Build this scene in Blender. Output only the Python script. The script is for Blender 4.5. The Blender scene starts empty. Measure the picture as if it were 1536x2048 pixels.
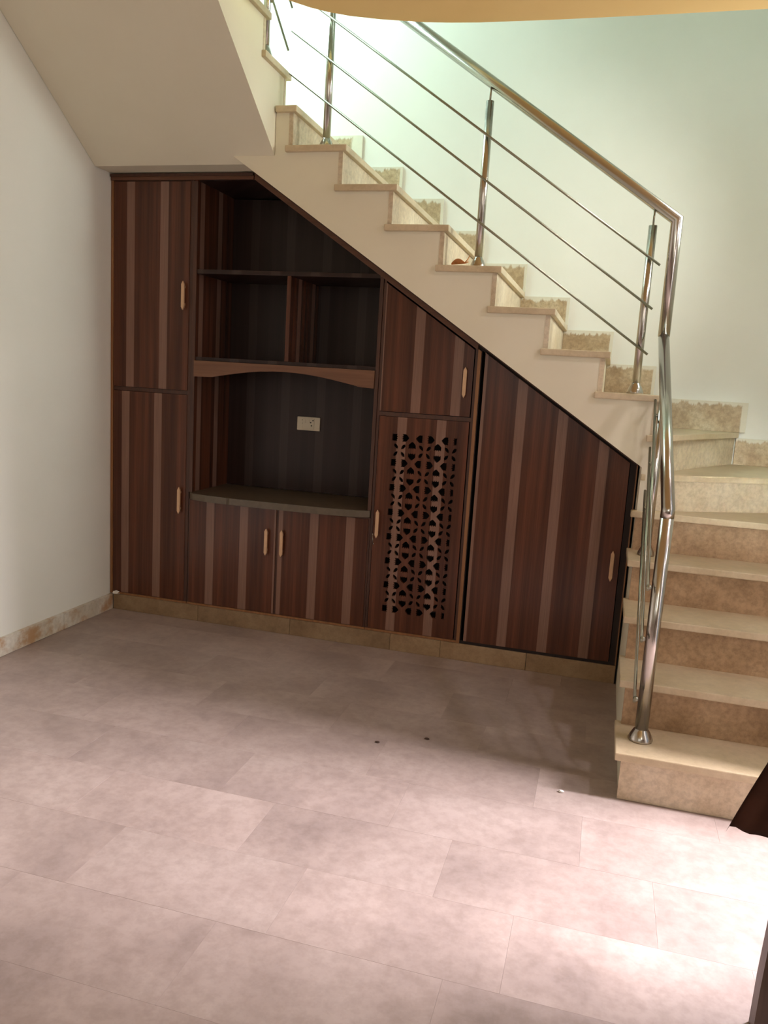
import bpy, bmesh, math, random
from mathutils import Vector, Matrix

S = bpy.context.scene
COL = S.collection
random.seed(7)

# ------------------------------------------------------------------ camera
YAW, PITCH, ROLL, FPX = 0.26405, 0.16567, 0.05996, 1600.6
fw = Vector((-math.sin(YAW)*math.cos(PITCH), math.cos(YAW)*math.cos(PITCH), -math.sin(PITCH)))
rt = Vector((math.cos(YAW), math.sin(YAW), 0)); up = rt.cross(fw)
r2 = math.cos(ROLL)*rt + math.sin(ROLL)*up
u2 = -math.sin(ROLL)*rt + math.cos(ROLL)*up
cd = bpy.data.cameras.new('camera'); cam = bpy.data.objects.new('camera', cd); COL.objects.link(cam)
M = Matrix((r2, u2, -fw)).transposed().to_4x4(); M.translation = Vector((2.5756, -3.7809, 1.3589))
cam.matrix_world = M
cd.sensor_fit = 'AUTO'; cd.sensor_width = 36.0; cd.lens = FPX*36.0/2048.0; cd.clip_start = 0.05
S.camera = cam

# ------------------------------------------------------------------ world, lights, exposure
S.view_settings.view_transform = 'Standard'; S.view_settings.look = 'None'
S.view_settings.gamma = 1.0; S.view_settings.use_curve_mapping = False
S.view_settings.exposure = 0.0
W = bpy.data.worlds.new('world'); S.world = W; W.use_nodes = True
bg = W.node_tree.nodes['Background']; bg.inputs[0].default_value = (0.80, 0.88, 1.0, 1); bg.inputs[1].default_value = 0.5

def area(name, loc, target, sx, sy, power, color, spread=180):
    l = bpy.data.lights.new(name, 'AREA'); l.shape = 'RECTANGLE'; l.size = sx; l.size_y = sy
    l.energy = power; l.color = color; l.spread = math.radians(spread)
    o = bpy.data.objects.new(name, l); COL.objects.link(o); o.location = loc
    o.rotation_euler = (Vector(target)-Vector(loc)).to_track_quat('-Z', 'Y').to_euler()
    return o
area('landing_window_light', (0.06, 0.12, 3.75), (1.9, 0.75, 2.5), 1.0, 1.2, 84, (0.68, 1.0, 0.96))
area('doorway_daylight', (5.7, -1.12, 2.75), (1.9, -1.20, 0.0), 0.55, 1.1, 585, (1.0, 0.925, 0.985))
area('doorway_sky_light', (4.02, -1.02, 2.35), (3.0, -1.75, 0.0), 0.35, 0.8, 275, (1.0, 0.93, 1.02))
area('stair_window_light', (3.69, -0.10, 2.45), (1.6, -0.05, 1.75), 0.45, 0.7, 18, (0.94, 1.0, 0.93), 100)
area('added_riser_beam', (3.35, -5.9, 2.45), (3.12, 0.25, 1.02), 0.30, 0.22, 0.72, (0.84, 1.0, 0.93), 9)  # narrow beam added to brighten the winder risers; no opening behind it
area('added_left_wall_fill', (3.66, -4.6, 1.75), (0.2, -2.6, 1.6), 1.2, 1.3, 33, (1.0, 0.95, 0.84))  # fill added to lift the left wall; the wall behind it is solid
area('rear_window_light', (1.9, -6.35, 1.75), (1.6, 0.0, 0.9), 2.2, 1.5, 10, (1.0, 0.93, 0.76))

# ------------------------------------------------------------------ materials
def lin(c):
    return tuple(((v/255.0)/12.92 if v/255.0 <= .04045 else ((v/255.0+.055)/1.055)**2.4) for v in c) + (1.0,)
def new_mat(name):
    m = bpy.data.materials.new(name); m.use_nodes = True
    nt = m.node_tree; b = nt.nodes['Principled BSDF']
    return m, nt, b
def node(nt, t, **kw):
    n = nt.nodes.new(t)
    for k, v in kw.items(): setattr(n, k, v)
    return n
def mth(nt, op, a, b=None, c=None, clamp=False):
    n = nt.nodes.new('ShaderNodeMath'); n.operation = op; n.use_clamp = clamp
    for i, v in enumerate((a, b, c)):
        if v is None: continue
        if isinstance(v, (int, float)): n.inputs[i].default_value = v
        else: nt.links.new(v, n.inputs[i])
    return n.outputs[0]
def mixc(nt, f, a, b, mode='MIX'):
    n = nt.nodes.new('ShaderNodeMix'); n.data_type = 'RGBA'; n.blend_type = mode
    for i, v in ((0, f), (6, a), (7, b)):
        if isinstance(v, (int, float)): n.inputs[i].default_value = v
        elif isinstance(v, tuple): n.inputs[i].default_value = v
        else: nt.links.new(v, n.inputs[i])
    return n.outputs[2]
def noise(nt, vec, scale, detail=4.0, rough=.55):
    n = nt.nodes.new('ShaderNodeTexNoise'); n.inputs['Scale'].default_value = scale
    n.inputs['Detail'].default_value = detail; n.inputs['Roughness'].default_value = rough
    if vec is not None: nt.links.new(vec, n.inputs['Vector'])
    return n.outputs[0]
def ramp(nt, f, stops):
    n = nt.nodes.new('ShaderNodeValToRGB'); e = n.color_ramp.elements
    while len(e) < len(stops): e.new(.5)
    for i, (p, c) in enumerate(stops): e[i].position = p; e[i].color = c
    nt.links.new(f, n.inputs[0]); return n.outputs[0]
def smooth(nt, v, lo, hi):
    n = nt.nodes.new('ShaderNodeMapRange'); n.interpolation_type = 'SMOOTHSTEP'
    nt.links.new(v, n.inputs[0]); n.inputs[1].default_value = lo; n.inputs[2].default_value = hi
    return n.outputs[0]
def bump(nt, b, h, strength, dist=.01):
    n = nt.nodes.new('ShaderNodeBump'); n.inputs['Strength'].default_value = strength
    n.inputs['Distance'].default_value = dist
    nt.links.new(h, n.inputs['Height']); nt.links.new(n.outputs[0], b.inputs['Normal'])
def pos_of(nt): return nt.nodes.new('ShaderNodeNewGeometry').outputs['Position']

def plaster(name, c1, c2, rough=.75):
    m, nt, b = new_mat(name); p = pos_of(nt)
    f = noise(nt, p, 1.6, 5.0)
    nt.links.new(ramp(nt, f, [(.3, lin(c1)), (.7, lin(c2))]), b.inputs['Base Color'])
    b.inputs['Roughness'].default_value = rough
    bump(nt, b, noise(nt, p, 55.0, 4.0), .10, .004)
    return m
def marble(name, c_lo, c_mid, c_hi, rough, scale=3.5, per_object=.10, speck=.25, tone=None):
    m, nt, b = new_mat(name); p = pos_of(nt)
    oi = nt.nodes.new('ShaderNodeObjectInfo').outputs['Random']
    sh = nt.nodes.new('ShaderNodeVectorMath'); sh.operation = 'MULTIPLY_ADD'
    cb = nt.nodes.new('ShaderNodeCombineXYZ')
    for i in range(3): nt.links.new(oi, cb.inputs[i])
    nt.links.new(cb.outputs[0], sh.inputs[0]); sh.inputs[1].default_value = (13, 29, 47); nt.links.new(p, sh.inputs[2])
    v = sh.outputs[0]
    f = noise(nt, v, scale, 7.0, .62)
    col = ramp(nt, f, [(.30, lin(c_lo)), (.5, lin(c_mid)), (.72, lin(c_hi))])
    g = noise(nt, v, scale*9, 3.0, .7)
    col = mixc(nt, speck, col, ramp(nt, g, [(.35, (.45, .40, .35, 1)), (.6, (1, 1, 1, 1))]), 'MULTIPLY')
    k = mth(nt, 'MULTIPLY_ADD', oi, per_object*2, 1.0-per_object)
    if tone:
        at = nt.nodes.new('ShaderNodeAttribute'); at.attribute_type = 'OBJECT'; at.attribute_name = 'tone'
        k = at.outputs['Fac']
    hv = nt.nodes.new('ShaderNodeHueSaturation'); nt.links.new(k, hv.inputs['Value']); nt.links.new(col, hv.inputs['Color'])
    nt.links.new(hv.outputs[0], b.inputs['Base Color'])
    nt.links.new(mth(nt, 'MULTIPLY_ADD', g, .2, rough-.1), b.inputs['Roughness'])
    bump(nt, b, g, .06, .003)
    return m
def stripe_wood(name, dark, mid, stripe, period=.194, rough=.25, across=True):
    """brown laminate with paler vertical bands; the object's 'phase' property shifts the bands"""
    m, nt, b = new_mat(name); p = pos_of(nt)
    s = nt.nodes.new('ShaderNodeSeparateXYZ'); nt.links.new(p, s.inputs[0])
    at = nt.nodes.new('ShaderNodeAttribute'); at.attribute_type = 'OBJECT'; at.attribute_name = 'phase'
    u = mth(nt, 'ADD', s.outputs[0], s.outputs[1])
    q = mth(nt, 'SUBTRACT', u, at.outputs['Fac'])
    fr = mth(nt, 'FRACT', mth(nt, 'ADD', mth(nt, 'DIVIDE', q, period), 100.5))
    d = mth(nt, 'ABSOLUTE', mth(nt, 'SUBTRACT', fr, .5))
    band = mth(nt, 'SUBTRACT', 1.0, smooth(nt, d, .105, .13))
    cv = nt.nodes.new('ShaderNodeCombineXYZ')
    nt.links.new(mth(nt, 'MULTIPLY', q, 26.0), cv.inputs[0]); nt.links.new(mth(nt, 'MULTIPLY', s.outputs[2], .5), cv.inputs[2])
    broad = noise(nt, cv.outputs[0], 1.0, 3.0)
    cg = nt.nodes.new('ShaderNodeCombineXYZ')
    nt.links.new(mth(nt, 'MULTIPLY', q, 230.0), cg.inputs[0]); nt.links.new(mth(nt, 'MULTIPLY', s.outputs[2], 3.0), cg.inputs[2])
    fine = noise(nt, cg.outputs[0], 1.0, 4.0, .65)
    col = ramp(nt, broad, [(.32, lin(dark)), (.68, lin(mid))])
    col = mixc(nt, mth(nt, 'MULTIPLY', band, .70), col, lin(stripe))
    col = mixc(nt, .55, col, ramp(nt, fine, [(.3, (.55, .52, .50, 1)), (.65, (1.12, 1.1, 1.08, 1))]), 'MULTIPLY')
    nt.links.new(col, b.inputs['Base Color'])
    b.inputs['Roughness'].default_value = rough; b.inputs['Specular IOR Level'].default_value = .30
    bump(nt, b, fine, .05, .002)
    return m
def plain_wood(name, c1, c2, axis=2, rough=.45):
    m, nt, b = new_mat(name)
    tc = pos_of(nt); mp = nt.nodes.new('ShaderNodeMapping'); nt.links.new(tc, mp.inputs[0])
    sc = [60, 60, 60]; sc[axis] = 3; mp.inputs['Scale'].default_value = sc
    f = noise(nt, mp.outputs[0], 1.0, 5.0)
    nt.links.new(ramp(nt, f, [(.3, lin(c1)), (.7, lin(c2))]), b.inputs['Base Color'])
    b.inputs['Roughness'].default_value = rough; bump(nt, b, f, .06, .002)
    return m
def simple(name, c, rough=.5, metal=0.0, nz=.0, nscale=30):
    m, nt, b = new_mat(name); p = pos_of(nt)
    f = noise(nt, p, nscale, 4.0)
    a = lin(c); lo = tuple(v*(1-nz) for v in a[:3])+(1,)
    nt.links.new(ramp(nt, f, [(.3, lo), (.7, a)]), b.inputs['Base Color'])
    b.inputs['Roughness'].default_value = rough; b.inputs['Metallic'].default_value = metal
    return m

M_wall = plaster('white_wall_paint', (231, 229, 220), (238, 236, 228))
M_soffit = plaster('soffit_paint', (222, 213, 191), (229, 220, 199))
M_string = plaster('stringer_paint', (222, 213, 189), (230, 222, 200))
M_mustard = plaster('mustard_ceiling_paint', (234, 194, 130), (240, 200, 138))
M_floor = marble('beige_floor_marble', (148, 132, 126), (166, 149, 142), (180, 164, 157), .42, 3.0, .045, .25, True)
M_joint = simple('floor_joint_cement', (152, 136, 129), .8, 0, .2)
M_tread = marble('cream_tread_marble', (184, 164, 130), (200, 180, 148), (212, 194, 164), .38, 4.0, .05, .2)
M_riser = marble('brown_riser_marble', (190, 168, 138), (210, 192, 164), (222, 208, 184), .5, 5.0, .06, .4)
M_riser_shaded = marble('shade_tinted_riser_marble', (150, 118, 84), (174, 142, 108), (192, 162, 128), .55, 5.0, .06, .5)  # same riser marble, darkened: lower-flight shade put into the colour
M_skirt = marble('step_skirting_marble', (166, 138, 102), (190, 166, 132), (208, 190, 160), .55, 6.0, .06, .5)
def ragged_paint(m, c):
    # wall paint brushed unevenly over the top and right border of a skirting piece
    nt = m.node_tree; b = nt.nodes['Principled BSDF']
    src = b.inputs['Base Color'].links[0].from_socket
    g = nt.nodes.new('ShaderNodeTexCoord').outputs['Generated']; p = pos_of(nt)
    sp_ = nt.nodes.new('ShaderNodeSeparateXYZ'); nt.links.new(g, sp_.inputs[0])
    cv = nt.nodes.new('ShaderNodeMapping'); nt.links.new(p, cv.inputs[0]); cv.inputs['Scale'].default_value = (38, 1, 7)
    n = noise(nt, cv.outputs[0], 1.0, 4.0, .65)
    top_ = smooth(nt, mth(nt, 'ADD', sp_.outputs[2], mth(nt, 'MULTIPLY_ADD', n, .5, -.25)), .84, .93)
    right = smooth(nt, mth(nt, 'ADD', sp_.outputs[0], mth(nt, 'MULTIPLY_ADD', n, .06, -.03)), .93, .95)
    nt.links.new(mixc(nt, mth(nt, 'MULTIPLY', mth(nt, 'MAXIMUM', top_, right), .8), src, lin(c)), b.inputs['Base Color'])
ragged_paint(M_skirt, (226, 222, 206))
M_base = marble('white_skirting_marble', (196, 182, 160), (218, 210, 196), (230, 226, 216), .45, 5.0, .05, .25)
def stain(m, c, amount):
    nt = m.node_tree; b = nt.nodes['Principled BSDF']; p = pos_of(nt)
    src = b.inputs['Base Color'].links[0].from_socket
    mp = nt.nodes.new('ShaderNodeMapping'); nt.links.new(p, mp.inputs[0]); mp.inputs['Scale'].default_value = (1, 7, 9); mp.inputs['Location'].default_value = (0, 1.3, .2)
    f = smooth(nt, noise(nt, mp.outputs[0], 1.0, 5.0, .6), .48, .66)
    nt.links.new(mixc(nt, mth(nt, 'MULTIPLY', f, amount), src, lin(c)), b.inputs['Base Color'])
stain(M_base, (176, 128, 78), .8)
M_kick = marble('tan_kick_marble', (124, 98, 70), (144, 118, 88), (160, 136, 106), .5, 5.0, .12, .3)
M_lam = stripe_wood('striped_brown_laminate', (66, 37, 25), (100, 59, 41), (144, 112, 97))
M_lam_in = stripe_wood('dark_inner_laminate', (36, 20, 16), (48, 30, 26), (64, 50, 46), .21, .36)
M_frame = plain_wood('dark_frame_wood', (58, 30, 18), (78, 44, 26), 2)
M_trim = plain_wood('brown_trim_wood', (84, 48, 28), (106, 64, 40), 0)
M_edge = plain_wood('tan_edge_wood', (122, 80, 46), (146, 100, 60), 2)
M_arch = plain_wood('arch_board_wood', (98, 62, 40), (118, 80, 54), 0)
M_counter = simple('grey_stone_counter', (98, 86, 70), .4, 0, .25, 40)
M_steel = simple('stainless_steel', (186, 180, 172), .20, 1.0, .06, 20)
M_steel2 = simple('brushed_steel_rod', (150, 146, 130), .32, 1.0, .1, 60)
M_gold = simple('copper_gold_handle', (206, 168, 132), .38, .3, .1, 60)
M_plast = simple('yellowed_white_plastic', (206, 194, 170), .4, 0, .06, 50)
M_black = simple('socket_black', (22, 18, 16), .6)
M_leaf = simple('dry_leaf_brown', (226, 158, 96), .7, 0, .4, 60)
M_paper = simple('white_paper', (235, 232, 225), .8, 0, .05)
M_crumb = simple('dark_dirt', (70, 50, 40), .9, 0, .3)
M_cloth = simple('dark_brown_cloth', (92, 60, 46), .85, 0, .35, 14)
M_tleg = plain_wood('dark_table_wood', (70, 50, 42), (96, 74, 64), 2)
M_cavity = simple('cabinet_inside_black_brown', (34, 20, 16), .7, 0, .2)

# ------------------------------------------------------------------ mesh helpers
def BM(): return bmesh.new()
def box(bm, x0, x1, y0, y1, z0, z1, bev=0.0):
    vs = [bm.verts.new((x, y, z)) for x in (x0, x1) for y in (y0, y1) for z in (z0, z1)]
    F = [(0, 1, 3, 2), (4, 6, 7, 5), (0, 4, 5, 1), (2, 3, 7, 6), (0, 2, 6, 4), (1, 5, 7, 3)]
    fs = [bm.faces.new([vs[i] for i in f]) for f in F]
    if bev:
        es = list({e for f in fs for e in f.edges})
        bmesh.ops.bevel(bm, geom=es, offset=bev, segments=2, profile=.6, affect='EDGES')
    return bm
def prism(bm, pts, axis, a, b, bev=0.0):
    """polygon pts extruded along axis from a to b. axis 0: pts=(y,z); 1: pts=(x,z); 2: pts=(x,y)"""
    def P(p, t):
        return ((t, p[0], p[1]), (p[0], t, p[1]), (p[0], p[1], t))[axis]
    A = [bm.verts.new(P(p, a)) for p in pts]; B = [bm.verts.new(P(p, b)) for p in pts]
    n = len(pts); fs = [bm.faces.new(A), bm.faces.new(B[::-1])]
    for i in range(n): fs.append(bm.faces.new((A[i], A[(i+1) % n], B[(i+1) % n], B[i])))
    if bev:
        es = list({e for f in fs for e in f.edges})
        bmesh.ops.bevel(bm, geom=es, offset=bev, segments=2, profile=.6, affect='EDGES')
    return bm
def tube(bm, pts, r, seg=16, cap=True):
    """mitred round tube through the points"""
    pts = [Vector(p) for p in pts]; n = len(pts)
    d0 = (pts[1]-pts[0]).normalized()
    ref = Vector((0, 0, 1)) if abs(d0.z) < .9 else Vector((1, 0, 0))
    a = d0.cross(ref).normalized(); b = d0.cross(a).normalized()
    ring = [pts[0]+(math.cos(t)*a+math.sin(t)*b)*r for t in [2*math.pi*i/seg for i in range(seg)]]
    rings = [ring]; d = d0
    for i in range(1, n):
        if i < n-1:
            dn = (pts[i+1]-pts[i]).normalized(); nrm = (d+dn).normalized()
        else:
            dn = d; nrm = d
        out = []
        for v in rings[-1]:
            t = (pts[i]-v).dot(nrm)/d.dot(nrm); out.append(v+d*t)
        rings.append(out); d = dn
    V = [[bm.verts.new(v) for v in rg] for rg in rings]
    for i in range(n-1):
        for j in range(seg):
            f = bm.faces.new((V[i][j], V[i][(j+1) % seg], V[i+1][(j+1) % seg], V[i+1][j])); f.smooth = True
    if cap: bm.faces.new(V[0][::-1]); bm.faces.new(V[-1])
    return bm
def lathe(bm, c, prof, seg=24):
    rings = []
    for r, z in prof:
        rings.append([bm.verts.new((c[0]+r*math.cos(2*math.pi*i/seg), c[1]+r*math.sin(2*math.pi*i/seg), c[2]+z)) for i in range(seg)])
    for k in range(len(rings)-1):
        for i in range(seg):
            f = bm.faces.new((rings[k][i], rings[k][(i+1) % seg], rings[k+1][(i+1) % seg], rings[k+1][i])); f.smooth = True
    bm.faces.new(rings[0][::-1]); bm.faces.new(rings[-1])
    return bm
def ball(bm, c, r):
    res = bmesh.ops.create_uvsphere(bm, u_segments=10, v_segments=7, radius=r, matrix=Matrix.Translation(c))
    for v in res['verts']:
        for f in v.link_faces: f.smooth = True
    return bm

def wloc(o):
    v = Vector(o.location)
    while o.parent: o = o.parent; v += Vector(o.location)
    return v
def link(name, bm, mat, parent=None, loc=None, phase=None, label=None):
    """bm is in world coordinates; the mesh is stored relative to loc (or to the parent)"""
    bmesh.ops.recalc_face_normals(bm, faces=bm.faces)
    base = Vector(loc) if loc is not None else (wloc(parent) if parent else Vector((0, 0, 0)))
    bmesh.ops.translate(bm, verts=bm.verts, vec=-base)
    me = bpy.data.meshes.new(name); bm.to_mesh(me); bm.free()
    me.materials.append(mat)
    o = bpy.data.objects.new(name, me); COL.objects.link(o)
    if parent: o.parent = parent; o.location = base-wloc(parent)
    else: o.location = base
    if phase is not None: o['phase'] = float(phase)
    if label: o['label'] = label
    return o
def tag(o, label, cat, group=None):
    o['label'] = label; o['category'] = cat
    if group: o['group'] = group
    return o
def thing(name, loc, label, cat, group=None):
    o = bpy.data.objects.new(name, None); COL.objects.link(o); o.location = loc; o.empty_display_size = .05
    return tag(o, label, cat, group)
def struct(o, label, cat):
    tag(o, label, cat); o['kind'] = 'structure'; return o

# ------------------------------------------------------------------ room shell
XR, YB, YF = 3.72, 0.79, -6.2          # right wall, stair back wall, rear wall
ZC, ZS, ZT = 2.82, 3.05, 5.4           # ceiling underside, upper floor, stairwell top

bm = BM(); box(bm, -.15, XR+.15, YF-.15, YB+.15, -.14, -.022)
box(bm, 0, XR, YF, -3.43, -.022, -.0005)
floor = struct(link('floor', bm, M_joint), 'pinkish beige marble tile floor in front of the cabinets', 'floor')
rows = [-.001+(-.285*k) for k in range(0, 13)]
rows = [.0, -.145]+[-.145-.285*k for k in range(1, 13)]
known = {-1.57+.0: 1.678}
TL = .575
tile_mesh = {}
def tile_me(w, d):
    key = (round(w, 3), round(d, 3))
    if key not in tile_mesh:
        b_ = BM(); box(b_, -w/2, w/2, -d/2, d/2, -.020, 0, .0003)
        bmesh.ops.recalc_face_normals(b_, faces=b_.faces)
        me = bpy.data.meshes.new('tile'); b_.to_mesh(me); b_.free(); me.materials.append(M_floor); tile_mesh[key] = me
    return tile_mesh[key]
offs = {6: 1.678, 7: 2.47, 5: 2.05, 4: 1.317}
for i in range(len(rows)-1):
    y1, y0 = rows[i], rows[i+1]
    o0 = offs.get(i, random.uniform(0, TL)) % TL
    xs = [0.0]+[o0+TL*k for k in range(8) if .05 < o0+TL*k < XR-.05]+[XR]
    xmax = XR
    for a, c in zip(xs[:-1], xs[1:]):
        c = min(c, xmax)
        if c-a < .02: continue
        g = .0003
        t = bpy.data.objects.new('tile', tile_me(c-a-g, y1-y0-g)); COL.objects.link(t); t.parent = floor
        t['tone'] = random.uniform(.955, 1.045) if not (i == 6 and abs(c-1.678) < .02) else 1.075
        t.location = ((a+c)/2, (y0+y1)/2, random.uniform(-.0002, .0))

bm = BM(); box(bm, -.15, 0, YF-.15, YB+.15, 0, ZT)
struct(link('wall_left', bm, M_wall), 'plain white painted wall left of the cabinets', 'wall')
bm = BM(); box(bm, 0, XR, YB, YB+.15, 0, ZT)
struct(link('wall_back', bm, M_wall), 'white stairwell wall behind the railing', 'wall')
bm = BM()
DY0, DY1, DH = -1.72, -1.14, 2.1
box(bm, XR, XR+.15, YF, DY0, 0, ZT); box(bm, XR, XR+.15, DY1, YB+.15, 0, ZT); box(bm, XR, XR+.15, DY0, DY1, DH, ZT)
struct(link('wall_right', bm, M_wall), 'white wall with the doorway at the right of the stairs', 'wall')
bm = BM()
box(bm, 0, .8, YF-.15, YF, 0, ZC); box(bm, 3.0, XR, YF-.15, YF, 0, ZC); box(bm, .8, 3.0, YF-.15, YF, 0, 1.0); box(bm, .8, 3.0, YF-.15, YF, 2.5, ZC)
struct(link('wall_rear', bm, M_wall), 'white wall with a window behind the viewer', 'wall')
bm = BM(); box(bm, 0, XR, -2.75, -2.6, ZS+.001, ZT)
struct(link('wall_upper', bm, M_wall), 'white wall of the upper floor above the room', 'wall')
curve = [(1.00, -.86), (1.06, -.765), (1.115, -.66), (1.178, -.554), (1.246, -.479), (1.31, -.428), (1.385, -.384), (1.502, -.338), (1.68, -.287), (1.79, -.269), (1.905, -.256), (2.19, -.243), (2.384, -.239), (2.76, -.233), (XR, -.228)]
bm = BM(); prism(bm, [(0, -.86)]+curve+[(XR, YF-.15), (0, YF-.15)], 2, ZC, ZS)
struct(link('ceiling', bm, M_mustard), 'mustard painted ceiling slab with a curved edge over the room', 'ceiling')
bm = BM(); box(bm, 0, XR, -2.75, YB, ZT-.002, ZT+.1)
struct(link('ceiling_stairwell', bm, M_wall), 'white ceiling high over the stairwell', 'ceiling')

# left skirting (pieces of white marble), and the tan one under the cabinets
bl = struct(link('baseboard_left', box(BM(), 0, .006, -6.0, -.002, 0, .078), M_joint), 'stained white marble skirting along the left wall', 'baseboard')
y = -.003
for w in (.42, .60, .61, .60, .61, .6, .6, .6, .6):
    link('skirting_tile', box(BM(), .001, .019, y-w+.001, y-.001, .0005, .086, .002), M_base, bl); y -= w
bb = struct(link('baseboard_back', box(BM(), .02, 2.728, .006, .03, 0, .084), M_joint), 'tan marble skirting strip under the cabinets', 'baseboard')
xs = [.021, .545, 1.08, 1.625, 1.885, 2.31, 2.727]
for a, c in zip(xs[:-1], xs[1:]):
    link('skirting_tile', box(BM(), a+.0008, c-.0008, -.004+random.uniform(-.0012, .001), .012, .0005, .0875, .0015), M_kick, bb)

# ------------------------------------------------------------------ staircase
YS = -.18                                # face of the main flight
T = {k: .1715*k for k in range(1, 6)}; T[6] = 1.018; T[7] = 1.186; T[8] = 1.355
for k in range(9, 16): T[k] = 1.5254+(k-9)*.17
RX = {k: 2.538-(k-9)*.245 for k in range(9, 16)}; RX[8] = 2.775   # riser faces of the main flight
RY = {1: -1.12, 2: -.885, 3: -.648, 4: -.405, 5: -.182}          # riser faces of the lower flight
TH = .028
SL = lambda x: 2.305-.657*(x-.819)      # underside of the main flight
st = thing('staircase', (2.73, -.18, 0), 'cream marble staircase with plastered side turning left above the cabinets', 'staircase')

# plaster bodies
prof = [(.772, 2.336), (2.735, SL(2.735)), (2.735, .83), (2.775, .83), (2.775, T[8]-TH)]
for k in range(9, 16):
    prof += [(RX[k]-.018, T[k-1]-TH), (RX[k]-.018, T[k]-TH)]
prof += [(.982, T[15]-TH), (.982, 2.336)]
link('stringer_wall', prism(BM(), prof, 1, YS, YB-.002), M_string, st)
prof = [(-1.10, 0), (-1.10, T[1]-TH)]
for k in range(2, 6): prof += [(RY[k]+.018, T[k-1]-TH), (RY[k]+.018, T[k]-TH)]
prof += [(YB-.002, T[5]-TH), (YB-.002, 0)]
link('lower_flight_body', prism(BM(), prof, 0, 2.737, XR-.002), M_string, st)
piv = (2.752, -.165)
a6, a7 = math.radians(29), math.radians(63.5)
e6 = (XR-.004, piv[1]+(XR-.004-piv[0])*math.tan(a6)); e7 = (piv[0]+(YB-.004-piv[1])/math.tan(a7), YB-.004)
def off(p, ang, d): return (p[0]+d*math.sin(ang), p[1]-d*math.cos(ang))     # shift toward the lower side
B = -.02
link('winder_body', prism(BM(), [off((piv[0]+.006, piv[1]), a6, B), off(e6, a6, B), (XR-.004, YB-.004), (2.79, YB-.004), (2.79, piv[1]+.03)], 2, T[5]-TH, T[6]-TH), M_string, st)
link('winder_body', prism(BM(), [off((piv[0]+.026, piv[1]+.02), a7, B), off(e7, a7, B), (2.79, YB-.004)], 2, T[6]-TH, T[7]-TH), M_string, st)

# upper flight (toward the viewer along the left wall) with its landing
UT = {16: 2.722, 17: 2.885}; URY = {16: -.08, 17: -.322}
prof = [(YB-.002, 2.309), (-.14, 2.309), (-.862, 2.82), (-.862, 3.03), (-.56, 3.03), (-.56, UT[17]-TH), (URY[17]-.018, UT[17]-TH),
        (URY[17]-.018, UT[16]-TH), (URY[16]-.018, UT[16]-TH), (URY[16]-.018, T[15]-TH), (YB-.002, T[15]-TH)]
link('upper_flight_soffit', prism(BM(), prof, 0, .002, .98), M_soffit, st)

# marble treads and risers
def tread(bm): return link('tread', bm, M_tread, st)
for k in range(1, 5):
    tread(box(BM(), 2.711, XR-.003, RY[k]-.02, RY[k+1]+.03, T[k]-TH, T[k], .004))
tread(prism(BM(), [(2.711, RY[5]-.02), (XR-.003, RY[5]-.02), (XR-.003, e6[1]+.02), (piv[0]+.03, piv[1]+.02), (2.711, piv[1]+.012)], 2, T[5]-TH, T[5], .004))
n6a, n6b = off(piv, a6, .02), off(e6, a6, .02)
tread(prism(BM(), [(piv[0]-.016, n6a[1]-.008), n6b, (XR-.003, YB-.003), (e7[0]-.03, YB-.003), (piv[0]+.01, piv[1]+.03), (piv[0]-.016, piv[1]+.02)], 2, T[6]-TH, T[6], .004))
n7a, n7b = off((piv[0], piv[1]), a7, .02), off(e7, a7, .02)
tread(prism(BM(), [(piv[0]-.012, YS-.02), (n7a[0]+.006, YS-.02), n7b, (2.78, YB-.003), (2.755, YS+.03), (piv[0]-.012, YS+.03)], 2, T[7]-TH, T[7], .004))
for k in range(8, 16):
    xa = RX[k+1]-.03 if k < 15 else .985
    tread(box(BM(), xa, RX[k]+.02, YS-.02, YB-.003, T[k]-TH, T[k], .004))
for k in (16, 17):
    yb = URY[k+1]-.03 if k == 16 else -.56
    tread(box(BM(), .003, 1.0, yb, URY[k]+.02, UT[k]-TH, UT[k], .004))
tread(box(BM(), .003, .979, -.06, YB-.003, T[15]-TH, T[15], .004))
def riser(bm, m=None): return link('riser', bm, m or M_riser, st)
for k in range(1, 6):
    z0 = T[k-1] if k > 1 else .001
    riser(box(BM(), 2.733, XR-.003, RY[k], RY[k]+.02, z0, T[k]-TH), M_riser_shaded if k > 1 else None)  # painted shade on all lower risers but the bottom one
def slab(p, q, ang, z0, z1):
    return prism(BM(), [p, q, off(q, ang, -.02), off(p, ang, -.02)], 2, z0, z1)
riser(slab((piv[0]+.004, piv[1]), (e6[0], e6[1]), a6, T[5], T[6]-TH))
riser(slab((piv[0]+.016, piv[1]+.03), (e7[0], e7[1]), a7, T[6], T[7]-TH))
for k in range(8, 16):
    riser(box(BM(), RX[k]-.02, RX[k], YS-.002, YB-.003, T[k-1], T[k]-TH))
for k in (16, 17):
    z0 = T[15] if k == 16 else UT[16]
    riser(box(BM(), .003, .982, URY[k]-.02, URY[k], z0, UT[k]-TH))
# skirting pieces on the back wall, one to a step
def skirt(bm): return link('skirting_tile', bm, M_skirt, st)
HS = .156
for k in range(8, 16):
    xa = RX[k+1]+.0005 if k < 15 else .01
    skirt(box(BM(), xa, RX[k]+.021, YB-.014, YB-.002, T[k], T[k]+HS-.005, .002))
skirt(box(BM(), RX[8]+.0005, e7[0]+.045, YB-.014, YB-.002, T[7], T[7]+HS, .002))
skirt(box(BM(), e7[0]+.006, XR-.004, YB-.014, YB-.002, T[6], T[7]-TH-.001, .002))

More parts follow.
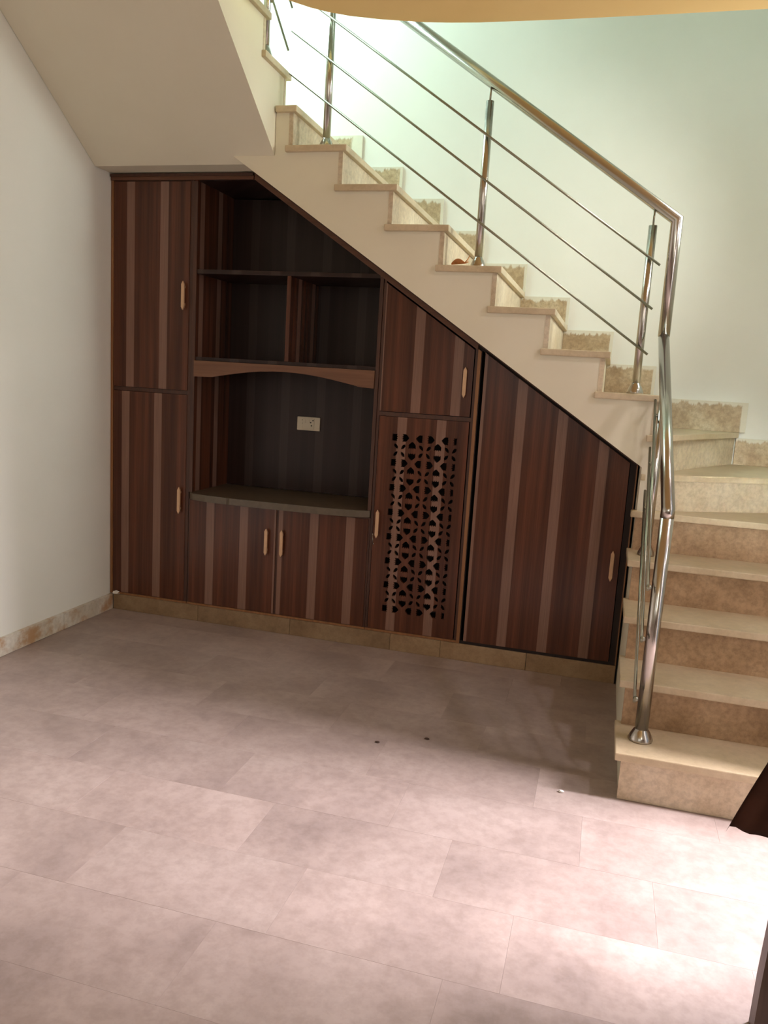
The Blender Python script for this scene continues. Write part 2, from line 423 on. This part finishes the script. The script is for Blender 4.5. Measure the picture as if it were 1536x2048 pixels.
# ------------------------------------------------------------------ railings
rl = thing('stair_railing', (2.795, -1.0, T[1]), 'polished steel stair railing with three thin rods beside the lower and main flights', 'railing')
HR = .0245
hand = [(.99, -.11, 3.30), (2.768, -.11, 2.078), (2.768, -.11, 1.602), (2.797, -1.0, .985), (2.795, -1.0, .20)]
link('handrail', tube(BM(), hand[:2]+[hand[2]], HR, 20), M_steel, rl)
link('handrail', tube(BM(), [hand[2], hand[3], (2.7966, -1.0, .957)], .0226, 24), M_steel, rl)
nw = link('newel_post', tube(BM(), [(2.7966, -1.0, .9568), (2.795, -1.0, T[1]+.001)], .0225, 24), M_steel, rl)
flange = lambda r: [(r*1.95, .0005), (r*1.95, .006), (r*1.75, .018), (r*1.35, .034), (r*1.06, .042), (r*1.0, .046)]
link('base_flange', lathe(BM(), (2.795, -1.0, T[1]), flange(.0215), 12), M_steel, nw)
PR = .0175
def post(x, y, z0, ztop, zrail):
    p = link('post', tube(BM(), [(x, y, z0+.001), (x, y, ztop)], PR, 18), M_steel, rl)
    link('base_flange', lathe(BM(), (x, y, z0), flange(PR+.0005), 12), M_steel, p)
    link('pin', tube(BM(), [(x, y, ztop-.01), (x, y, zrail)], .0045, 10), M_steel2, p)
    return p
zr = lambda x: 3.30+(x-.99)*(2.078-3.30)/(2.768-.99)-HR*1.1
post(2.675, -.12, T[8], 2.052, zr(2.675)+.01)
post(1.949, -.12, T[11], 2.560, zr(1.949)+.01)
post(1.208, -.12, T[14], 3.055, zr(1.208)+.01)
post(2.786, -.285, T[4], 1.37, 1.46)
for a, c in (((2.719, -.1435, 1.890), (1.10, -.1435, 2.999)), ((2.708, -.1435, 1.711), (1.028, -.1435, 2.877)), ((2.709, -.1435, 1.523), (1.024, -.1435, 2.699))):
    link('rod', tube(BM(), [a, c], .0052, 10), M_steel2, rl)
for za, zb in ((1.335, .715), (1.134, .535), (.950, .320)):
    rd = link('rod', tube(BM(), [(2.759, -.20, za), (2.759, -1.04, zb)], .0055, 10), M_steel2, rl)
    f = lambda y_: za+(zb-za)*(y_+.20)/(-.84)
    link('rod_clip', ball(BM(), (2.763, -1.03, f(-1.03)), .010), M_steel2, rd)
    link('rod_clip', ball(BM(), (2.764, -.285, f(-.285)), .008), M_steel2, rd)

ur = thing('upper_railing', (.955, -.27, UT[16]), 'short steel railing at the top of the stairs beside the left landing', 'railing')
up_ = link('post', tube(BM(), [(.962, -.272, UT[16]+.001), (.962, -.272, 3.42)], .015, 16), M_steel, ur)
link('base_flange', lathe(BM(), (.962, -.272, UT[16]), flange(.0155), 12), M_steel, up_)
link('rod', tube(BM(), [(.984, -.075, 2.823), (.984, -.75, 3.29)], .0052, 10), M_steel2, ur)
link('rod', tube(BM(), [(.984, -.048, 3.015), (.984, -.75, 3.50)], .0052, 10), M_steel2, ur)
link('rod_clip', ball(BM(), (.978, -.262, 2.955), .010), M_steel2, up_)

# ------------------------------------------------------------------ built-in cabinets
G = .0015
CT = 2.300                               # top of the cabinets
cz = lambda x: min(CT, SL(x)-.006)       # their sloping outline
def handle(parent, x, z, L=.146, y=-.004):
    b_ = BM(); w = .0085
    pts = [(x, z-L/2), (x+w, z-L/2+.017), (x+w, z+L/2-.017), (x, z+L/2), (x-w, z+L/2-.017), (x-w, z-L/2+.017)]
    prism(b_, pts, 1, y-.024, y-.013, .002)
    for dz in (-L*.3, L*.3): box(b_, x-.004, x+.004, y-.015, y, z+dz-.006, z+dz+.006)
    return link('handle', b_, M_gold, parent)
def poly_clip(x0, x1, z0, inset):
    """door outline with the sloping top, inset below the outline of the cabinets"""
    top = lambda x: cz(x)-inset
    pts = [(x0, z0), (x1, z0), (x1, top(x1))]
    xk = .819+.009
    if x0 < xk < x1: pts.append((xk, top(xk)))
    pts.append((x0, top(x0)))
    return pts

# tall cabinet at the left wall
tc = thing('tall_cabinet', (.24, 0, .09), 'tall two door striped brown cabinet against the left wall', 'cabinet')
b_ = BM(); x0, x1 = .004, .474
box(b_, x0, x0+.016, 0, .42, .09, CT); box(b_, x1-.02, x1, 0, .42, .09, CT); box(b_, x0+.016, x1-.02, .40, .42, .09, CT)
box(b_, x0+.016, x1-.02, 0, .40, .09, .108); box(b_, x0+.016, x1-.02, 0, .40, CT-.03, CT); box(b_, x0+.016, x1-.02, .002, .40, 1.212, 1.232)
link('carcass', b_, M_frame, tc)
link('edge_strip', box(BM(), .003, .017, -.006, -.0005, .09, CT-.002), M_edge, tc)
link('edge_strip', box(BM(), .0175, x1, -.005, -.0005, .0895, .1005), M_edge, tc)
d = link('door', box(BM(), .0195, .4565, -.005, .014, 1.2335, 2.2685, .0012), M_lam, tc, phase=.113); handle(d, .433, 1.712)
d = link('door', box(BM(), .0195, .4565, -.005, .014, .1025, 1.2105, .0012), M_lam, tc, phase=.089); handle(d, .429, .654)

# open shelving unit with the arch
su = thing('shelf_unit', (.98, 0, .705), 'dark open shelf unit with an arched board under the stair slope', 'shelf')
x0, x1, D = .477, 1.486, .42
link('side_panel', prism(BM(), [(x0, .704), (x0+.018, .704), (x0+.018, cz(.5)-.002), (x0, cz(.5)-.002)], 1, 0, D), M_lam, su, phase=.16)
link('side_panel', prism(BM(), [(x1-.018, .704), (x1, .704), (x1, cz(x1)-.003), (x1-.018, cz(x1)-.003)], 1, 0, D), M_lam, su, phase=.1)
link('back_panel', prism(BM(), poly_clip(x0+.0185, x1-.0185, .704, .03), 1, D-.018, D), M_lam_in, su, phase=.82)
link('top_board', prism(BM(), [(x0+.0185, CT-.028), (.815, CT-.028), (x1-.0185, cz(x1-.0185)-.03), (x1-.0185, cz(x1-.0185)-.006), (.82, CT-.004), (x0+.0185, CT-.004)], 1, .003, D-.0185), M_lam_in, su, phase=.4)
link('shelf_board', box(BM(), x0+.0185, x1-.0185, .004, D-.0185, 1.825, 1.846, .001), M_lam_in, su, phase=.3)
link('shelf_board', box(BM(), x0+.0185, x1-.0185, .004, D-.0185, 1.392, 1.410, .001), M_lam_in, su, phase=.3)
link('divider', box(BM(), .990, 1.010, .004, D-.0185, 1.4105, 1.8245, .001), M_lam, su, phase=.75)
arch = [(x0+.019, 1.391), (x0+.019, 1.309), (.60, 1.311)]
for i in range(13):
    t = i/12; arch.append((.60+t*.78, 1.312+.047*math.sin(math.pi*t)))
arch += [(1.385, 1.309), (x1-.019, 1.305), (x1-.019, 1.391)]
link('arch_board', prism(BM(), arch, 1, -.012, .004), M_arch, su)
link('face_strip', box(BM(), x0, x0+.02, -.005, -.0005, .704, CT-.032), M_frame, su)
link('face_strip', box(BM(), x1-.016, x1, -.005, -.0005, .704, cz(x1)-.03), M_frame, su)

# stone worktop
wt = []
fr = [(.482, -.004), (.52, -.040), (.60, -.058), (.70, -.066), (.725, -.068), (.732, -.060), (.745, -.069), (.85, -.070), (1.0, -.066), (1.15, -.060), (1.3, -.050), (1.42, -.030), (1.483, -.004)]
bm = BM(); prism(bm, fr+[(1.483, .399), (.482, .399)], 2, .668, .7030, .003)
tag(link('worktop', bm, M_counter, loc=(.98, .1, .668)), 'grey stone counter slab with a bowed chipped front under the arch', 'counter')

# base cabinet
bc = thing('base_cabinet', (.98, 0, .09), 'low two door striped brown cabinet under the grey counter', 'cabinet')
b_ = BM()
box(b_, .477, .491, 0, .4, .09, .666); box(b_, 1.470, 1.486, 0, .4, .09, .666); box(b_, .491, 1.470, .382, .4, .09, .666)
box(b_, .491, 1.470, 0, .382, .09, .106); box(b_, .491, 1.470, 0, .382, .648, .666); box(b_, .980, .998, .002, .382, .106, .648)
link('carcass', b_, M_frame, bc)
link('edge_strip', box(BM(), .477, 1.486, -.005, -.0005, .0895, .1005), M_edge, bc)
d = link('door', box(BM(), .4865, .9815, -.005, .014, .1025, .662, .0012), M_lam, bc, phase=.602); handle(d, .936, .486)
d = link('door', box(BM(), .9965, 1.4765, -.005, .014, .1025, .660, .0012), M_lam, bc, phase=1.186); handle(d, 1.022, .487)

# lattice cabinet
lc = thing('lattice_cabinet', (1.73, 0, .09), 'striped brown cabinet with a pierced lattice door and a sloping top', 'cabinet')
x0, x1 = 1.488, 1.962
b_ = BM()
prism(b_, [(x0, .09), (x0+.012, .09), (x0+.012, cz(x0+.012)-.004), (x0, cz(x0)-.004)], 1, 0, .42)
prism(b_, [(x1-.012, .09), (x1, .09), (x1, cz(x1)-.004), (x1-.012, cz(x1-.012)-.004)], 1, 0, .42)
box(b_, x0+.012, x1-.012, 0, .40, .09, .106); box(b_, x0+.012, x1-.012, -.001, .40, 1.178, 1.198)
prism(b_, [(x0+.012, cz(x0+.012)-.03), (x1-.012, cz(x1-.012)-.03), (x1-.012, cz(x1-.012)-.004), (x0+.012, cz(x0+.012)-.004)], 1, 0, .40)
link('carcass', b_, M_frame, lc)
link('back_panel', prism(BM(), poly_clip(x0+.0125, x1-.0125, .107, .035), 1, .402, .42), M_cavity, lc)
link('edge_strip', box(BM(), x0, x1, -.005, -.0015, .0895, .1005), M_edge, lc)
d = link('door', prism(BM(), poly_clip(1.5015, 1.9455, 1.2005, .045), 1, -.005, .014, .0012), M_lam, lc, phase=1.674); handle(d, 1.912, 1.360)

def lattice_door(parent):
    cu = bpy.data.curves.new('lattice', 'CURVE'); cu.dimensions = '2D'; cu.fill_mode = 'BOTH'; cu.extrude = .008
    def poly(pts):
        sp = cu.splines.new('POLY'); sp.points.add(len(pts)-1)
        for q, (a, c) in zip(sp.points, pts): q.co = (a, c, 0, 1)
        sp.use_cyclic_u = True
    X0, X1, Z0, Z1 = 1.5035, 1.9455, .1025, 1.1765
    poly([(X0, Z0), (X1, Z0), (X1, Z1), (X0, Z1)])
    L0, L1, B0, B1 = 1.572, 1.889, .196, 1.098
    p = .1262; c0 = L0+.041; top = B1-.020; pz = .1232
    tul = [(-.001, -.0178), (.018, -.0182), (.027, -.0095), (.0345, 0), (.027, .0095), (.018, .0182), (-.001, .0178), (.004, .009), (-.003, .0055), (.004, 0), (-.003, -.0055), (.004, -.009)]
    def put(cx, cz_, ang, shape, sc_=1.0):
        ca, sa = math.cos(ang), math.sin(ang)
        poly([(cx+(a*ca-b*sa)*sc_, cz_+(a*sa+b*ca)*sc_) for a, b in shape])
    for j in range(8):
        z = top-j*pz
        for i in range(3):
            c = c0+i*p
            if i == 0: put(c-.0125, z, math.pi, [(0, -.0165), (.026, -.0165), (.027, .0165), (0, .0165), (.004, .009), (-.003, .0055), (.004, 0), (-.003, -.0055), (.004, -.009)])
            else: put(c-.0125, z, math.pi, tul)
            if i == 2: put(c+.0125, z, 0, [(0, -.0165), (.015, -.0165), (.016, .0165), (0, .0165), (.004, .009), (-.003, .0055), (.004, 0), (-.003, -.0055), (.004, -.009)])
            else: put(c+.0125, z, 0, tul)
    leaf = [(-.0105, 0), (-.003, -.0055), (.006, -.005), (.0105, 0), (.004, .0045), (-.004, .0035)]
    for j in range(7):
        z = top-(j+.5)*pz
        for i in range(2):
            c = c0+(i+.5)*p
            put(c, z+.0115, math.pi/2, tul); put(c, z-.0115, -math.pi/2, tul)
        for i in range(3):
            c = c0+i*p
            for sx in (-1, 1):
                for sz in (-1, 1):
                    if c+sx*.0185 > L1-.004: continue
                    a = math.atan2(sz*1.25, sx*1.0)
                    put(c+sx*.0180, z+sz*.0180, a, leaf, 1.55)
    o = bpy.data.objects.new('lattice', cu); COL.objects.link(o)
    dg = bpy.context.evaluated_depsgraph_get(); dg.update()
    me = bpy.data.meshes.new_from_object(o.evaluated_get(dg))
    bpy.data.objects.remove(o)
    me.transform(Matrix.Rotation(math.pi/2, 4, 'X'))          # (x, z) plane
    base = wloc(parent)
    me.transform(Matrix.Translation(Vector((0, .003, 0))-base))
    me.materials.clear(); me.materials.append(M_lam); me.name = 'lattice_door'
    for pl in me.polygons: pl.use_smooth = False
    ob = bpy.data.objects.new('lattice_door', me); COL.objects.link(ob); ob.parent = parent; ob['phase'] = 1.615
    ob['label'] = 'pierced lattice door with tulip cutouts'
    return ob
ld = lattice_door(lc); handle(ld, 1.527, .644)
b_ = BM(); tube(b_, [(1.5045, -.010, .588), (1.5075, -.012, .560), (1.5095, -.012, .535)], .0016, 8); tube(b_, [(1.5095, -.012, .535), (1.5135, -.012, .545)], .0016, 8); box(b_, 1.502, 1.507, -.011, -.005, .584, .592)
link('latch_hook', b_, M_steel, ld)

# sloped end cabinet with the big door
sc = thing('sloped_cabinet', (2.34, 0, .09), 'large triangular topped striped brown cabinet beside the lower stairs', 'cabinet')
x0, x1 = 1.964, 2.727
b_ = BM()
prism(b_, [(x0, .09), (x0+.018, .09), (x0+.018, cz(x0+.018)-.004), (x0, cz(x0)-.004)], 1, .0, .42)
prism(b_, [(2.694, .09), (x1, .09), (x1, cz(x1)-.004), (2.694, cz(2.694)-.004)], 1, -.002, .42)
box(b_, x0+.018, 2.694, .402, .42, .09, .9); box(b_, x0+.018, 2.694, 0, .402, .088, .104)
prism(b_, [(x0+.018, cz(x0+.018)-.024), (2.694, cz(2.694)-.024), (2.694, cz(2.694)-.004), (x0+.018, cz(x0+.018)-.004)], 1, 0, .40)
link('carcass', b_, M_cavity, sc)
link('edge_strip', prism(BM(), [(1.9635, .0895), (1.979, .0895), (1.979, cz(1.979)-.03), (1.9635, cz(1.9635)-.03)], 1, -.010, -.0005), M_edge, sc)
link('edge_strip', prism(BM(), [(2.7215, .0895), (2.727, .0895), (2.727, cz(2.727)-.002), (2.7215, cz(2.7215)-.002)], 1, -.006, -.0025), M_edge, sc)
d = link('door', prism(BM(), poly_clip(1.9985, 2.691, .1055, .022), 1, -.012, .007, .0012), M_lam, sc, phase=2.172); handle(d, 2.659, .568, .146, -.012)

# moulding along the top and the slope
cm = thing('cabinet_moulding', (.82, 0, 2.30), 'dark wooden moulding along the top and slope of the cabinets', 'moulding')
link('top_strip', box(BM(), .004, .80, -.012, -.0065, CT-.027, CT, .001), M_trim, cm)
link('top_strip', box(BM(), .004, .80, -.020, -.0125, CT-.010, CT+.003, .001), M_frame, cm)
def slope_strip(xa, xb, d0, d1, ya, yb, m):
    link('slope_strip', prism(BM(), [(xa, SL(xa)-d1), (xb, SL(xb)-d1), (xb, SL(xb)-d0), (xa, SL(xa)-d0)], 1, ya, yb, .001), m, cm)
slope_strip(.805, 1.962, .012, .042, -.012, -.0065, M_trim)
slope_strip(.805, 2.727, .002, .0155, -.022, -.0125, M_frame)

# socket plate on the niche back
sp = thing('socket_plate', (.985, .40, 1.086), 'yellowed white electrical socket and switch plate on the dark niche back', 'socket')
link('plate', box(BM(), .918, 1.052, .390, .4015, 1.047, 1.122, .004), M_plast, sp)
link('socket_insert', box(BM(), .952, 1.020, .3865, .3899, 1.055, 1.114, .002), M_plast, sp)
link('switch', box(BM(), .957, .972, .3835, .3864, 1.088, 1.108, .001), M_plast, sp)
link('switch', box(BM(), .977, .992, .3835, .3864, 1.088, 1.108, .001), M_plast, sp)
for x, z in ((1.000, 1.092), (1.005, 1.075), (1.013, 1.104)):
    link('socket_hole', tube(BM(), [(x, .3863, z), (x, .3855, z)], .0042, 10), M_black, sp)
for x, z in ((.950, 1.104), (.951, 1.086)):
    link('screw_hole', tube(BM(), [(x, .3899, z), (x, .3885, z)], .002, 8), M_black, sp)

# ------------------------------------------------------------------ small litter
b_ = BM(); n = 9
vs = []
for i in range(n):
    t = i/(n-1); x = 1.842+.062*t
    w = .017*math.sin(math.pi*min(1, t*.9+.08))
    row = []
    for s in (-1, -.5, 0, .5, 1):
        row.append(b_.verts.new((x, -.180+w*s, T[11]+.003+.022*abs(s)**1.4*math.sin(math.pi*t*.85+.3)+.006*t)))
    vs.append(row)
for i in range(n-1):
    for j in range(4): b_.faces.new((vs[i][j], vs[i+1][j], vs[i+1][j+1], vs[i][j+1]))
bmesh.ops.solidify(b_, geom=b_.faces[:], thickness=.0015)
lf = tag(link('dead_leaf', b_, M_leaf, loc=(1.87, -.18, T[11])), 'curled dry brown leaf lying on a step beside the middle railing post', 'leaf')
b_ = BM(); tube(b_, [(1.902, -.18, T[11]+.014), (1.913, -.182, T[11]+.026), (1.922, -.185, T[11]+.042)], .0022, 6)
tube(b_, [(1.902, -.178, T[11]+.012), (1.915, -.172, T[11]+.018)], .0035, 6)
link('stalk', b_, M_leaf, lf)
def pebble(name, x, y, z, r, m, label, cat, sq=.6):
    b_ = BM(); bmesh.ops.create_icosphere(b_, subdivisions=2, radius=r, matrix=Matrix.Translation((x, y, z+r*sq*.9)) @ Matrix.Diagonal((1.2, .8, sq, 1)))
    for v in b_.verts: v.co += Vector((random.uniform(-1, 1), random.uniform(-1, 1), random.uniform(-.2, .2)))*r*.16
    return tag(link(name, b_, m, loc=(x, y, z)), label, cat)
pebble('plaster_crumb', 2.55, -1.150, .0, .008, M_paper, 'tiny white plaster crumb on the lit floor near the bottom step', 'crumb')
pebble('dirt_crumb', 2.03, -.93, .0, .009, M_crumb, 'dark dirt crumb on the shaded floor, nearer the bottom step', 'crumb', .3)
pebble('dirt_crumb', 1.86, -1.03, .0, .008, M_crumb, 'dark dirt crumb on the shadow edge, farther from the bottom step', 'crumb', .3)
b_ = BM()
pts = [(.026, -.0045, .0900), (.030, -.012, .0903), (.058, -.011, .0905), (.066, -.0065, .0902)]
prism(b_, [(.024, -.0085), (.034, -.0045), (.058, -.006), (.067, -.0105), (.046, -.0145), (.03, -.013)], 2, .0882, .0895)
for v in b_.verts: v.co.z += .35*(v.co.x-.024)*.3
prism(b_, [(.022, .0905), (.05, .0915), (.068, .105), (.048, .111), (.028, .103)], 1, -.0145, -.013)
tag(link('paper_scrap', b_, M_paper, loc=(.045, -.009, .0882)), 'small white paper scrap at the foot of the tall cabinet', 'paper')

# ------------------------------------------------------------------ draped table at the right edge
tb = thing('side_table', (3.29, -2.32, 0), 'dark wooden table by the doorway with only one leg in view', 'table')
TX0, TX1, TY0, TY1, TZ = 2.992, 3.58, -2.62, -2.03, .655
link('tabletop', box(BM(), TX0, TX1, TY0, TY1, TZ-.025, TZ, .004), M_tleg, tb)
for x, y in ((TX0+.002, TY1-.047), (TX1-.06, TY1-.047), (TX0+.002, TY0+.01), (TX1-.06, TY0+.01)):
    b_ = BM(); vs = []
    for h, dx, z in ((.0225, -.004, 0), (.0225, -.002, .12), (.021, .002, .26), (.020, .004, .40), (.020, .004, TZ-.0255)):
        cx, cy = x+.0425+dx, y+.0225
        vs.append([b_.verts.new((cx+sx*h, cy+sy*h, z)) for sx, sy in ((-1, -1), (1, -1), (1, 1), (-1, 1))])
    for k in range(len(vs)-1):
        for i in range(4): b_.faces.new((vs[k][i], vs[k][(i+1) % 4], vs[k+1][(i+1) % 4], vs[k+1][i]))
    b_.faces.new(vs[0][::-1]); b_.faces.new(vs[-1])
    link('leg', b_, M_tleg, tb)
# cloth: laid over the table top and hanging down its far side, its left edge flaring outward to a pointed corner
b_ = BM(); grid = []
NX = 40
rows_ = [(TY0+.06, 0), (TY0+.3, 0), (TY1-.02, 0), (TY1+.012, .008), (TY1+.02, .05), (TY1+.022, .10), (TY1+.024, .15), (TY1+.026, .19), (TY1+.028, .222), (TY1+.03, .236)]
for (y, drop) in rows_:
    f_ = drop/.236; row = []
    xl = TX0+.006-.080*f_-(.0 if drop else -.01)
    for i in range(NX+1):
        t = i/NX; x = xl+(TX1-.03-xl)*t**1.15
        wv = f_*(.014*math.sin(t*31+.6)+.008*math.sin(t*57))
        hem = -.010*f_**6*math.exp(-t*30)+.004*f_**6*math.sin(t*23)
        row.append(b_.verts.new((x, y+wv+.004*f_, TZ+.003-drop+hem+.012*f_**3*min(1, t*3))))
    grid.append(row)
for i in range(len(grid)-1):
    for j in range(NX):
        f = b_.faces.new((grid[i][j], grid[i+1][j], grid[i+1][j+1], grid[i][j+1])); f.smooth = True
bmesh.ops.solidify(b_, geom=b_.faces[:], thickness=.0025)
tag(link('tablecloth', b_, M_cloth, loc=(TX0, TY1, TZ)), 'dark brown cloth hanging to a pointed corner at the right edge', 'tablecloth')
